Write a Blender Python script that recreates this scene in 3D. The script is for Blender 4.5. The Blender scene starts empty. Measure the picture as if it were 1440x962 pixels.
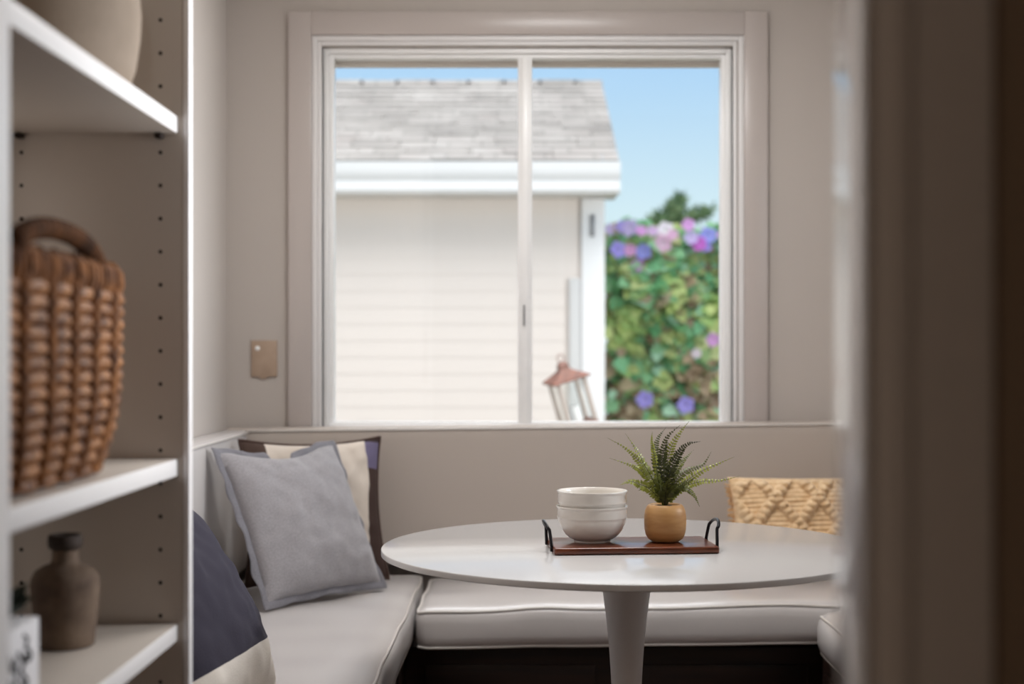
import bpy, bmesh, math, random
from mathutils import Vector, Matrix, noise
random.seed(7)
PI = math.pi
S = bpy.context.scene
COL = S.collection

# ------------------------------------------------------------------ helpers
def lin(c):
    return tuple((v/12.92 if v <= 0.04045 else ((v+0.055)/1.055)**2.4) for v in [x/255 for x in c])

def mat(name, rgb, rough=0.5, var=0.0, vscale=8.0, bump=0.0, bscale=200.0, metal=0.0, coat=0.0, spec=0.5,
        rgb2=None, stretch=None, sheen=0.0):
    m = bpy.data.materials.new(name); m.use_nodes = True
    nt = m.node_tree; N = nt.nodes; L = nt.links
    b = N['Principled BSDF']
    c = lin(rgb)
    b.inputs['Base Color'].default_value = (*c, 1)
    b.inputs['Roughness'].default_value = rough
    b.inputs['Metallic'].default_value = metal
    b.inputs['Specular IOR Level'].default_value = spec
    b.inputs['Coat Weight'].default_value = coat
    b.inputs['Coat Roughness'].default_value = 0.1
    if sheen: b.inputs['Sheen Weight'].default_value = sheen
    tc = N.new('ShaderNodeTexCoord')
    src = tc.outputs['Object']
    if stretch:
        mp = N.new('ShaderNodeMapping'); mp.inputs['Scale'].default_value = stretch
        L.new(src, mp.inputs['Vector']); src = mp.outputs['Vector']
    if var > 0 or rgb2:
        nz = N.new('ShaderNodeTexNoise'); nz.inputs['Scale'].default_value = vscale
        nz.inputs['Detail'].default_value = 5
        L.new(src, nz.inputs['Vector'])
        cr = N.new('ShaderNodeValToRGB')
        a = rgb2 if rgb2 else tuple(v*(1-var) for v in rgb)
        cr.color_ramp.elements[0].color = (*lin(a), 1); cr.color_ramp.elements[0].position = 0.36
        cr.color_ramp.elements[1].color = (*c, 1); cr.color_ramp.elements[1].position = 0.64
        L.new(nz.outputs['Fac'], cr.inputs['Fac']); L.new(cr.outputs['Color'], b.inputs['Base Color'])
    if bump > 0:
        n2 = N.new('ShaderNodeTexNoise'); n2.inputs['Scale'].default_value = bscale
        n2.inputs['Detail'].default_value = 3
        L.new(src, n2.inputs['Vector'])
        bp = N.new('ShaderNodeBump'); bp.inputs['Strength'].default_value = bump
        bp.inputs['Distance'].default_value = 0.002
        L.new(n2.outputs['Fac'], bp.inputs['Height']); L.new(bp.outputs['Normal'], b.inputs['Normal'])
    return m

def obj(name, bm, m, parent=None, smooth=True, angle=40):
    bmesh.ops.recalc_face_normals(bm, faces=bm.faces[:])
    me = bpy.data.meshes.new(name); bm.to_mesh(me); bm.free()
    o = bpy.data.objects.new(name, me); COL.objects.link(o)
    for x in (m if isinstance(m, (list, tuple)) else [m]): me.materials.append(x)
    if smooth:
        for p in me.polygons: p.use_smooth = True
        me.set_sharp_from_angle(angle=math.radians(angle))
    if parent: o.parent = parent
    return o

def empty(name, loc=(0, 0, 0), rotz=0):
    o = bpy.data.objects.new(name, None); COL.objects.link(o)
    o.location = loc; o.rotation_euler = (0, 0, rotz); o.empty_display_size = 0.05
    return o

def tag(o, label, cat, group=None):
    o['label'] = label; o['category'] = cat
    if group: o['group'] = group
    return o

def structure(o):
    o['kind'] = 'structure'; return o

def box(bm, x0, x1, y0, y1, z0, z1, bev=0.0, seg=2):
    r = bmesh.ops.create_cube(bm, size=1)
    vs = r['verts']
    for v in vs:
        v.co = Vector((x0+(v.co.x+.5)*(x1-x0), y0+(v.co.y+.5)*(y1-y0), z0+(v.co.z+.5)*(z1-z0)))
    if bev > 0:
        es = list({e for v in vs for e in v.link_edges})
        bmesh.ops.bevel(bm, geom=es, offset=bev, segments=seg, profile=0.5, affect='EDGES')
    return bm

def lathe(bm, prof, n=64, cx=0, cy=0):
    rings = []
    for r, z in prof:
        if r < 1e-6: rings.append([bm.verts.new((cx, cy, z))])
        else: rings.append([bm.verts.new((cx+r*math.cos(2*PI*i/n), cy+r*math.sin(2*PI*i/n), z)) for i in range(n)])
    for a, b in zip(rings[:-1], rings[1:]):
        for i in range(n):
            j = (i+1) % n
            if len(a) == 1 and len(b) == 1: continue
            if len(a) == 1: bm.faces.new((a[0], b[i], b[j]))
            elif len(b) == 1: bm.faces.new((a[i], b[0], a[j]))
            else: bm.faces.new((a[i], b[i], b[j], a[j]))
    return bm

def tube(bm, pts, r, n=8, closed=False, caps=True):
    pts = [Vector(p) for p in pts]; m = len(pts)
    rf = r if callable(r) else (lambda t: r)
    rings = []; up = None
    for i in range(m):
        if closed: t = (pts[(i+1) % m]-pts[i-1])
        else: t = pts[min(i+1, m-1)]-pts[max(i-1, 0)]
        t.normalize()
        if up is None:
            up = Vector((0, 0, 1)) if abs(t.z) < .9 else Vector((1, 0, 0))
        up = (up-t*up.dot(t)).normalized(); sd = t.cross(up)
        rr = rf(i/(m-1))
        rings.append([bm.verts.new(pts[i]+(up*math.cos(2*PI*k/n)+sd*math.sin(2*PI*k/n))*rr) for k in range(n)])
    pr = list(zip(rings[:-1], rings[1:]))
    if closed: pr.append((rings[-1], rings[0]))
    for a, b in pr:
        for k in range(n):
            bm.faces.new((a[k], a[(k+1) % n], b[(k+1) % n], b[k]))
    if caps and not closed:
        bm.faces.new(rings[0]); bm.faces.new(rings[-1][::-1])
    return bm

def B(): return bmesh.new()

def smooth_path(pts, n=24):
    """Catmull-Rom through the points"""
    P = [Vector(p) for p in pts]; P = [P[0]*2-P[1]]+P+[P[-1]*2-P[-2]]
    out = []
    segs = len(P)-3
    for i in range(segs):
        for k in range(n//segs+1):
            t = k/(n//segs+1)
            a, b, c, d = P[i:i+4]
            out.append(0.5*((2*b)+(c-a)*t+(2*a-5*b+4*c-d)*t*t+(3*b-a-3*c+d)*t**3))
    out.append(P[-2]); return out

ZC = 1.158            # camera height (m)

# ------------------------------------------------------------------ materials
M = {}
M['wall'] = mat('wall_paint', (188, 179, 172), .6, bump=.08, bscale=350)
M['room'] = mat('hall_paint', (156, 138, 120), .6)
M['trim'] = mat('trim_paint', (191, 181, 176), .28, bump=.03, bscale=60)
M['sash'] = mat('sash_vinyl', (248, 247, 246), .3)
M['ceil'] = mat('ceiling_paint', (226, 222, 216), .8)
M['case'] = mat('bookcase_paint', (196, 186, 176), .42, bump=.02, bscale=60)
M['hole'] = mat('hole_dark', (38, 26, 20), .9)
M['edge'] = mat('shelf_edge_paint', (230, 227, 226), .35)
M['gloss'] = mat('gloss_paint', (242, 239, 238), .10, spec=.8, coat=1.0)
M['shaded_vinyl'] = mat('shaded_white_vinyl', (184, 173, 164), .4, bump=.15, bscale=500)  # white vinyl made darker: the back pad's shade is in its colour
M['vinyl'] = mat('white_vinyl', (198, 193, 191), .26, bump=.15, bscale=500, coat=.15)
M['pipe'] = mat('vinyl_piping', (206, 200, 194), .35)
M['darkwood'] = mat('dark_wood', (46, 26, 18), .45, rgb2=(26, 14, 10), vscale=3, stretch=(1, 1, 14))
M['floorwood'] = mat('floor_wood', (96, 62, 40), .35, rgb2=(70, 42, 26), vscale=3, stretch=(14, 1, 1))
M['table'] = mat('table_lacquer', (201, 199, 198), .13, coat=0)
M['ped'] = mat('pedestal_lacquer', (226, 223, 222), .3)
M['bowl'] = mat('white_glaze', (228, 223, 216), .12, coat=.4)
M['tray'] = mat('walnut', (116, 58, 32), .3, rgb2=(72, 32, 18), vscale=7, stretch=(2.5, 24, 24), coat=.35)
M['iron'] = mat('black_iron', (24, 22, 26), .3, metal=.6)
M['pot'] = mat('oak_wood', (206, 160, 104), .45, rgb2=(188, 138, 84), vscale=14, stretch=(1, 1, 5))
M['soil'] = mat('soil', (26, 20, 14), .95)
M['greyfab'] = mat('grey_linen', (150, 146, 149), .9, var=.12, vscale=260, bump=.5, bscale=700, sheen=.3)
M['greyflange'] = mat('grey_flange', (122, 120, 126), .9, var=.12, vscale=260, bump=.5, bscale=700)
M['knit'] = mat('cream_knit', (234, 205, 165), .95, rgb2=(216, 180, 136), vscale=60, bump=.4, bscale=300, sheen=.3)
M['fringe'] = mat('tan_knit', (212, 172, 126), .95, rgb2=(190, 146, 100), vscale=60, bump=.4, bscale=300)
M['wick'] = mat('water_hyacinth', (160, 108, 64), .5, rgb2=(88, 51, 26), vscale=38, bump=.4, bscale=260)
M['wickdark'] = mat('wicker_core', (92, 56, 28), .85, spec=.15, rgb2=(52, 31, 17), vscale=30)
M['wickrim'] = mat('wicker_rim', (134, 86, 46), .7, spec=.2, rgb2=(76, 44, 22), vscale=40, bump=.4, bscale=260)
M['ceramic'] = mat('greige_stoneware', (134, 119, 104), .85, rgb2=(122, 107, 92), vscale=12, bump=.3, bscale=160)
M['clay'] = mat('weathered_clay', (116, 97, 80), .85, rgb2=(74, 56, 44), vscale=16, bump=.4, bscale=120)
M['claylip'] = mat('dark_clay', (54, 40, 31), .8, rgb2=(38, 27, 21), vscale=20)
M['whitebox'] = mat('white_wood', (224, 222, 224), .5)
M['ink'] = mat('black_ink', (18, 18, 20), .6)
M['planted'] = mat('dark_leaf', (30, 42, 26), .5, rgb2=(18, 26, 16), vscale=40)
M['plate'] = mat('beige_plastic', (178, 154, 134), .5, rgb2=(168, 144, 124), vscale=20)
M['siding'] = mat('siding_paint', (228, 217, 209), .6)
M['extwhite'] = mat('exterior_white', (238, 236, 235), .5)
M['extgrey'] = mat('strip_grey', (206, 204, 202), .5)
M['ground'] = mat('garden_soil', (120, 110, 92), .9, rgb2=(92, 92, 66), vscale=3)
M['stone'] = mat('concrete', (160, 154, 146), .85, rgb2=(140, 134, 126), vscale=9)
M['copper'] = mat('copper_patina', (140, 92, 76), .55, rgb2=(108, 76, 66), vscale=30)
M['lanternframe'] = mat('weathered_frame', (178, 164, 154), .6)
M['stem'] = mat('brown_stem', (98, 74, 52), .9)
M['bark'] = mat('bark', (84, 66, 50), .95, rgb2=(60, 46, 34), vscale=20)
M['core'] = mat('hedge_core', (140, 130, 104), 1.0, rgb2=(104, 94, 74), vscale=9)
M['hinge'] = mat('grey_metal', (128, 128, 130), .4, metal=.6)

def glass_mat():
    m = bpy.data.materials.new('window_glass'); m.use_nodes = True
    nt = m.node_tree; N = nt.nodes; L = nt.links
    N.remove(N['Principled BSDF'])
    tr = N.new('ShaderNodeBsdfTransparent'); gl = N.new('ShaderNodeBsdfGlossy'); gl.inputs['Roughness'].default_value = .02
    fr = N.new('ShaderNodeFresnel'); fr.inputs['IOR'].default_value = 1.12
    mx = N.new('ShaderNodeMixShader')
    tr.inputs['Color'].default_value = (.99, .995, .99, 1)
    mx.inputs[0].default_value = .03; N.remove(fr)
    L.new(tr.outputs[0], mx.inputs[1]); L.new(gl.outputs[0], mx.inputs[2])
    L.new(mx.outputs[0], N['Material Output'].inputs['Surface'])
    return m
M['glass'] = glass_mat()

def attr_mat(name, rough=.5, trans=0.0):
    m = bpy.data.materials.new(name); m.use_nodes = True
    N = m.node_tree.nodes; L = m.node_tree.links; b = N['Principled BSDF']
    a = N.new('ShaderNodeVertexColor'); a.layer_name = 'tint'
    L.new(a.outputs['Color'], b.inputs['Base Color']); b.inputs['Roughness'].default_value = rough
    if trans:
        t = N.new('ShaderNodeBsdfTranslucent'); L.new(a.outputs['Color'], t.inputs['Color'])
        mx = N.new('ShaderNodeMixShader'); mx.inputs[0].default_value = trans
        L.new(b.outputs[0], mx.inputs[1]); L.new(t.outputs[0], mx.inputs[2])
        L.new(mx.outputs[0], N['Material Output'].inputs['Surface'])
    return m
M['leaf'] = attr_mat('leaf_green', .45, .3)
M['petal'] = attr_mat('petal', .6, .3)
M['frond'] = attr_mat('fern_green', .4, .15)

def bands_mat(name, axis, stops, rough=.9, axis2=None, stops2=None, warp=.006):
    """fabric sewn from bands: colour by the cushion's own width or height"""
    m = bpy.data.materials.new(name); m.use_nodes = True
    N = m.node_tree.nodes; L = m.node_tree.links; b = N['Principled BSDF']
    tc = N.new('ShaderNodeTexCoord'); sp = N.new('ShaderNodeSeparateXYZ')
    wn = N.new('ShaderNodeTexNoise'); wn.inputs['Scale'].default_value = 9; L.new(tc.outputs['Object'], wn.inputs['Vector'])
    wm = N.new('ShaderNodeVectorMath'); wm.operation = 'MULTIPLY_ADD'; wm.inputs[1].default_value = (warp,)*3
    L.new(wn.outputs['Color'], wm.inputs[0]); wo = N.new('ShaderNodeVectorMath'); wo.operation = 'SUBTRACT'; wo.inputs[1].default_value = (warp/2,)*3
    L.new(tc.outputs['Object'], wo.inputs[0]); L.new(wo.outputs[0], wm.inputs[2]); L.new(wm.outputs[0], sp.inputs[0])
    def ramp(ax, st):
        mr = N.new('ShaderNodeMapRange'); mr.inputs['From Min'].default_value = -.25; mr.inputs['From Max'].default_value = .25
        L.new(sp.outputs[ax], mr.inputs['Value'])
        cr = N.new('ShaderNodeValToRGB'); cr.color_ramp.interpolation = 'CONSTANT'
        e = cr.color_ramp.elements
        while len(e) > 1: e.remove(e[-1])
        e[0].position = 0; e[0].color = (*lin(st[0][1]), 1)
        for p, c in st[1:]:
            n = e.new(p); n.color = (*lin(c), 1)
        L.new(mr.outputs[0], cr.inputs[0]); return cr
    r1 = ramp(axis, stops); out = r1.outputs['Color']
    if stops2:                       # the right-hand band changes colour over its height
        r2 = ramp(axis2, stops2)
        mk = ramp(axis, [(0, (0, 0, 0)), (stops[-1][0], (255, 255, 255))])
        mx = N.new('ShaderNodeMix'); mx.data_type = 'RGBA'
        L.new(mk.outputs['Color'], mx.inputs['Factor']); L.new(out, mx.inputs['A']); L.new(r2.outputs['Color'], mx.inputs['B'])
        out = mx.outputs['Result']
    nz = N.new('ShaderNodeTexNoise'); nz.inputs['Scale'].default_value = 300; L.new(tc.outputs['Object'], nz.inputs['Vector'])
    bp = N.new('ShaderNodeBump'); bp.inputs['Strength'].default_value = .4; bp.inputs['Distance'].default_value = .002
    L.new(nz.outputs['Fac'], bp.inputs['Height']); L.new(bp.outputs[0], b.inputs['Normal'])
    L.new(out, b.inputs['Base Color']); b.inputs['Roughness'].default_value = rough
    return m

def shingle_mat():
    m = bpy.data.materials.new('asphalt_shingle'); m.use_nodes = True
    N = m.node_tree.nodes; L = m.node_tree.links; b = N['Principled BSDF']
    tc = N.new('ShaderNodeTexCoord')
    br = N.new('ShaderNodeTexBrick')
    br.inputs['Scale'].default_value = 1; br.inputs['Brick Width'].default_value = .30; br.inputs['Row Height'].default_value = .135
    br.inputs['Mortar Size'].default_value = .006; br.inputs['Mortar Smooth'].default_value = .3; br.inputs['Bias'].default_value = -.1
    br.inputs['Color1'].default_value = (*lin((196, 189, 184)), 1); br.inputs['Color2'].default_value = (*lin((174, 168, 163)), 1)
    br.inputs['Mortar'].default_value = (*lin((156, 151, 146)), 1)
    L.new(tc.outputs['Object'], br.inputs['Vector'])
    nz = N.new('ShaderNodeTexNoise'); nz.inputs['Scale'].default_value = 2.2; nz.inputs['Detail'].default_value = 4
    L.new(tc.outputs['Object'], nz.inputs['Vector'])
    mx = N.new('ShaderNodeMix'); mx.data_type = 'RGBA'; mx.blend_type = 'OVERLAY'; mx.inputs['Factor'].default_value = .5
    L.new(br.outputs['Color'], mx.inputs['A']); L.new(nz.outputs['Fac'], mx.inputs['B'])
    L.new(mx.outputs['Result'], b.inputs['Base Color']); b.inputs['Roughness'].default_value = .9
    return m
M['shingle'] = shingle_mat()

# ------------------------------------------------------------------ the room
YB = 4.75; XL = -.981; XR = 1.51; ZT = 2.62
def plain(name, x0, x1, y0, y1, z0, z1, m):
    return structure(obj(name, box(B(), x0, x1, y0, y1, z0, z1), m, smooth=False))
def wall_y(name, y0, y1, x0, x1, z0, z1, hx0, hx1, hz0, hz1, m):        # wall with one opening, facing Y
    bm = B()
    box(bm, x0, hx0, y0, y1, z0, z1); box(bm, hx1, x1, y0, y1, z0, z1)
    if hz0 > z0: box(bm, hx0, hx1, y0, y1, z0, hz0)
    box(bm, hx0, hx1, y0, y1, hz1, z1)
    return structure(obj(name, bm, m, smooth=False))
WX0, WX1, WZ0, WZ1 = -.663, .709, .915, 2.198
plain('floor', -1.8, 2.0, -2.2, 4.9, -.1, 0, M['floorwood'])
plain('ceiling', -1.8, 2.0, -2.2, 4.9, ZT, ZT+.12, M['ceil'])
wall_y('wall_back', YB, YB+.15, XL-.15, XR+.15, 0, ZT, WX0, WX1, WZ0, WZ1, M['wall'])
plain('wall_left', XL-.15, XL, 1.06, YB, 0, ZT, M['wall'])
bm = B()                                                                 # right wall with an opening added for the side light
RY0, RY1, RZ0, RZ1 = 2.15, 3.65, 1.22, 2.30
box(bm, XR, XR+.15, 1.06, RY0, 0, ZT); box(bm, XR, XR+.15, RY1, YB, 0, ZT)
box(bm, XR, XR+.15, RY0, RY1, 0, RZ0); box(bm, XR, XR+.15, RY0, RY1, RZ1, ZT)
structure(obj('wall_right', bm, M['wall'], smooth=False))
# the partition with the cased opening the camera looks through
OX0, OX1 = -.60, .2365
wall_y('wall_front', 1.003, 1.06, -1.8, 2.0, 0, ZT, OX0-.0195, OX1+.0195, 0, 2.2, M['room'])
plain('wall_hall_left', -1.8, -1.65, -2.2, 1.003, 0, ZT, M['room'])
plain('wall_hall_right', 1.65, 1.8, -2.2, 1.003, 0, ZT, M['room'])
plain('wall_hall_end', -1.65, 1.65, -2.2, -2.05, 0, ZT, M['room'])

def casing_profile(bm, x, sgn, z0, z1, yf):
    """door casing: a moulded board run up the opening's edge; x its inner edge, sgn the side it grows to"""
    prof = [(.0005, 0), (.0005, -.018), (.002, -.020), (.005, -.0185), (.010, -.0125), (.012, -.0125), (.017, -.018), (.022, -.0215), (.028, -.0220), (.034, -.0205),
            (.036, -.0150), (.040, -.0150), (.088, -.0135), (.0925, -.0125), (.0935, -.010), (.0935, 0)]
    a = [bm.verts.new((x+sgn*u, yf+v, z0)) for u, v in prof]; b = [bm.verts.new((x+sgn*u, yf+v, z1)) for u, v in prof]
    n = len(prof)
    for i in range(n): bm.faces.new((a[i], a[(i+1) % n], b[(i+1) % n], b[i]))
    bm.faces.new(a); bm.faces.new(b[::-1])
bm = B()
casing_profile(bm, OX1, 1, 0, 2.29, 1.003); casing_profile(bm, OX0, -1, 0, 2.29, 1.003)
box(bm, OX0, OX1, .985, 1.003, 2.2, 2.29)
box(bm, OX0, OX1, 1.003, 1.062, 2.188, 2.2)
structure(obj('trim_doorway', bm, M['edge'], angle=30))
bm = B()
for x0, x1 in ((OX1, OX1+.018), (OX0-.018, OX0)): box(bm, x0, x1, .990, 1.072, 0, 2.2, .008, 3)
structure(obj('trim_jamb', bm, M['gloss'], angle=30))

# window casing: flat board, then a stepped inner stop
bm = B()
def frame(bm, x0, x1, z0, z1, w, y0, y1, wt=None, bottom=0, bev=.003):
    wt = wt or w
    box(bm, x0, x0+w, y0, y1, z0, z1, bev); box(bm, x1-w, x1, y0, y1, z0, z1, bev)
    box(bm, x0+w, x1-w, y0, y1, z1-wt, z1, bev)
    if bottom: box(bm, x0+w, x1-w, y0, y1, z0, z0+bottom, bev)
frame(bm, -.773, .823, .915, 2.310, .078, YB-.022, YB)
structure(obj('trim_window', bm, M['trim'], angle=30))
bm = B()
frame(bm, -.695, .745, .915, 2.232, .018, YB-.012, YB)
frame(bm, -.677, .723, .915, 2.214, .014, YB-.006, YB+.03)
structure(obj('trim_stop', bm, M['edge'], angle=30))
# window: fixed frame, mullion, panes
win = structure(empty('window_1', (.023, YB+.04, WZ0)))
def wobj(name, bm, m, **k):
    o = obj(name, bm, m, win, **k); o.matrix_parent_inverse = Matrix.Translation(-win.location); return o
bm = B(); frame(bm, WX0, WX1, .917, WZ1, .019, YB+.02, YB+.09, .019, .018)
frame(bm, WX0+.019, WX1-.019, .917+.016, WZ1-.017, .016, YB+.035, YB+.085, .016, .010)
wobj('window_frame', bm, M['sash'], angle=30)
bm = B(); box(bm, -.009, .039, YB+.03, YB+.085, .934, 2.166, .004); box(bm, .002, .028, YB+.024, YB+.03, .934, 2.166, .002)
wobj('mullion', bm, M['sash'], angle=30)
bm = B(); box(bm, WX0, WX1, YB+.10, YB+.16, 2.157, 2.26, .003); wobj('head_trim', bm, M['siding'], angle=30)
bm = B(); box(bm, .009, .0145, YB+.016, YB+.0235, 1.265, 1.335, .002)
wobj('latch', bm, M['hinge'])
for x0, x1 in ((-.63, -.007), (.037, .676)):
    bm = B(); box(bm, x0, x1, YB+.055, YB+.060, .94, 2.168); wobj('pane', bm, M['glass'], smooth=False)
# unseen right-hand window, added beyond the doorway's edge to bring side light in
bm = B()
for y0, y1, z0, z1 in ((RY0, RY0+.05, RZ0, RZ1), (RY1-.05, RY1, RZ0, RZ1), (RY0+.05, RY1-.05, RZ0, RZ0+.05), (RY0+.05, RY1-.05, RZ1-.05, RZ1), (2.88, 2.92, RZ0+.05, RZ1-.05)):
    box(bm, XR+.04, XR+.10, y0, y1, z0, z1, .004)
structure(obj('added_side_window', bm, M['sash'], angle=30))

# ------------------------------------------------------------------ banquette
def cushion(name, x0, x1, y0, y1, z0, z1, label, seams, tilt=0.0, seed=0, sag=.006, r=.022, puff=.007):
    """boxed seat cushion: soft rounded block, top crowned, piping along its top and bottom edges"""
    cx, cy = (x0+x1)/2, (y0+y1)/2
    bm = B(); nx = max(12, int((x1-x0)/.03)); ny = max(12, int((y1-y0)/.03)); nz = 6
    hx, hy, hz = (x1-x0)/2, (y1-y0)/2, (z1-z0)/2
    grid = {}
    def pt(i, j, k):
        key = (i, j, k)
        if key in grid: return grid[key]
        u, v, w = -hx+2*hx*i/nx, -hy+2*hy*j/ny, -hz+2*hz*k/nz
        c = Vector((max(-hx+r, min(hx-r, u)), max(-hy+r, min(hy-r, v)), max(-hz+r, min(hz-r, w))))
        d = Vector((u, v, w))-c
        p = c+d.normalized()*r if d.length > 1e-9 and sum(abs(q) > 1e-6 for q in d) > 1 else Vector((u, v, w))
        eu, ev, ew = 1-(u/hx)**4, 1-(v/hy)**4, 1-(w/hz)**2
        p.z += (.010 if w > 0 else 0)*eu*ev*(w/hz if w > 0 else 0)
        p.x += puff*ew*(u/hx)**5*(ev); p.y += puff*ew*(v/hy)**5*eu
        q = Vector((p.x*5+seed, p.y*5, p.z*5))
        p += Vector((noise.noise(q), noise.noise(q+Vector((9, 0, 0))), noise.noise(q+Vector((0, 9, 0)))*(1 if w > 0 else .2)))*sag
        p.z += tilt*(p.x+hx)
        grid[key] = bm.verts.new((p.x, p.y, p.z+hz)); return grid[key]
    for k in (0, nz):
        for i in range(nx):
            for j in range(ny): bm.faces.new((pt(i, j, k), pt(i+1, j, k), pt(i+1, j+1, k), pt(i, j+1, k)))
    for k in range(nz):
        for i in range(nx):
            for j in (0, ny): bm.faces.new((pt(i, j, k), pt(i+1, j, k), pt(i+1, j, k+1), pt(i, j, k+1)))
        for j in range(ny):
            for i in (0, nx): bm.faces.new((pt(i, j, k), pt(i, j+1, k), pt(i, j+1, k+1), pt(i, j, k+1)))
    root = empty(name, (cx, cy, z0)); tag(root, label, 'cushion', 'banquette seat cushions')
    top, bot = [], []
    ring = [(i, 0) for i in range(nx)]+[(nx, j) for j in range(ny)]+[(i, ny) for i in range(nx, 0, -1)]+[(0, j) for j in range(ny, 0, -1)]
    for i, j in ring:
        for k, lst in ((nz, top), (0, bot)):
            p = pt(i, j, k).co.copy(); lst.append(p+Vector(((1 if p.x > 0 else -1)*(.002 if i in (0, nx) else 0), (1 if p.y > 0 else -1)*(.002 if j in (0, ny) else 0), 0)))
    obj('cover', bm, M['vinyl'], root, angle=60)
    for lst in (top, bot): obj('piping', tube(B(), lst, .0042, 6, closed=True), M['pipe'], root, angle=80)
    return root
cushion('seat_cushion', -.882, -.316, 2.4, 4.640, .330, .450, 'white vinyl seat cushion on the left bench, under the grey pillow', 1, seed=3)
cushion('seat_cushion', -.296, 1.402, 4.06, 4.640, .322, .440, 'long white vinyl seat cushion under the window, behind the table pedestal', 1, tilt=.013, seed=11, sag=.008)
cushion('seat_cushion', .832, 1.392, 2.4, 4.025, .316, .446, 'white vinyl seat cushion on the right bench, half hidden by the doorway edge', 1, seed=23, r=.045, puff=.012)

def bench(name, x0, x1, y0, y1, z1, label, front):
    root = empty(name, ((x0+x1)/2, (y0+y1)/2, 0)); tag(root, label, 'bench', 'banquette bench bases')
    ox, oy = root.location.x, root.location.y
    bm = B(); box(bm, x0-ox, x1-ox, y0-oy, y1-oy, .09, z1, .003)
    obj('base', bm, M['darkwood'], root, angle=30)
    bm = B()
    fx0, fx1, fy0, fy1 = x0, x1, y0, y1
    if front == '+x': fx1 -= .05
    if front == '-x': fx0 += .05
    if front == '-y': fy0 += .05
    box(bm, fx0-ox, fx1-ox, fy0-oy, fy1-oy, 0, .09); obj('toe_kick', bm, M['darkwood'], root, smooth=False)
    bm = B()
    if front == '-y':
        L_ = x1-x0
        for k in range(3): box(bm, x0-ox+.06+k*L_/3, x0-ox-.06+(k+1)*L_/3, y0-oy-.012, y0-oy, .13, z1-.05, .004)
    else:
        xx = x1-ox if front == '+x' else x0-ox
        L_ = y1-y0
        for k in range(3): box(bm, xx-(.0 if front == '+x' else .012), xx+(.012 if front == '+x' else 0), y0-oy+.06+k*L_/3, y0-oy-.06+(k+1)*L_/3, .13, z1-.05, .004)
    obj('front_panel', bm, M['darkwood'], root, angle=30)
    return root
bench('banquette_bench', XL+.003, -.352, 2.4, YB-.004, .326, 'dark wood bench base under the left seat cushion', '+x')
bench('banquette_bench', -.338, XR-.003, 4.13, YB-.004, .318, 'dark wood bench base below the window seat, behind the table pedestal', '-y')
bench('banquette_bench', .868, XR-.003, 2.4, 4.09, .312, 'dark wood bench base under the right seat cushion', '-x')

def backpad(x0, x1, y0, y1, z0, z1, label, slope=0.0):
    root = empty('backrest_pad', ((x0+x1)/2, (y0+y1)/2, z0)); tag(root, label, 'backrest', 'banquette backrest pads')
    ox, oy, oz = root.location
    bm = B(); box(bm, x0-ox, x1-ox, y0-oy, y1-oy, 0, z1-z0, .014, 3)
    bmesh.ops.subdivide_edges(bm, edges=[e for e in bm.edges if e.calc_length() > .3], cuts=14, use_grid_fill=True)
    for v in bm.verts:
        if v.co.z > (z1-z0)*.5: v.co.z += slope*(v.co.x+ox-x0)
    obj('cover', bm, M['shaded_vinyl'] if slope else M['vinyl'], root, angle=50)
    c = B(); zz = z1-z0-.010
    zf = lambda x: zz+slope*(x+ox-x0)
    ring = []
    for k in range(13): ring.append((x0-ox+.001+(x1-x0-.002)*k/12, y0-oy-.001))
    for k in range(1, 13): ring.append((x1-ox+.001, y0-oy+(y1-y0)*k/12))
    ring += [(x1-ox-(x1-x0)*k/12, y1-oy-.004) for k in range(1, 13)]+[(x0-ox, y1-oy-(y1-y0)*k/12) for k in range(1, 12)]
    obj('piping', tube(c, [(x, y, zf(x)) for x, y in ring], .004, 6, closed=True), M['pipe'], root, angle=80)
backpad(XL+.008, -.890, 2.4, 4.636, .468, .922, 'white vinyl backrest pad along the left wall beside the grey pillow')
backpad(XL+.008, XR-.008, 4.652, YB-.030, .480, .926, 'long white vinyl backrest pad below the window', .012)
backpad(1.425, XR-.008, 2.4, 4.636, .320, .95, 'white vinyl backrest pad along the right wall')

# ------------------------------------------------------------------ table
TX, TY = .2354, 3.16
t = empty('pedestal_table', (TX, TY, 0)); tag(t, 'round white tulip table with one flared pedestal, holding a wooden tray', 'table')
R = .543
obj('tabletop', lathe(B(), [(0, .712), (.30, .712), (R-.075, .715), (R-.028, .7215), (R-.003, .7265), (R, .7278), (R, .7382), (R-.0008, .7394), (R-.0022, .74), (0, .74)], 160), M['table'], t, angle=35)
prof = [(0, .0), (.275, .0), (.278, .006), (.270, .012), (.22, .020), (.15, .038), (.10, .065), (.066, .105), (.046, .16), (.036, .24), (.0325, .32), (.0325, .39),
        (.0345, .45), (.039, .52), (.045, .58), (.0525, .635), (.063, .68), (.082, .712), (0, .712)]
obj('pedestal', lathe(B(), prof, 96), M['ped'], t, angle=60)

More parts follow.
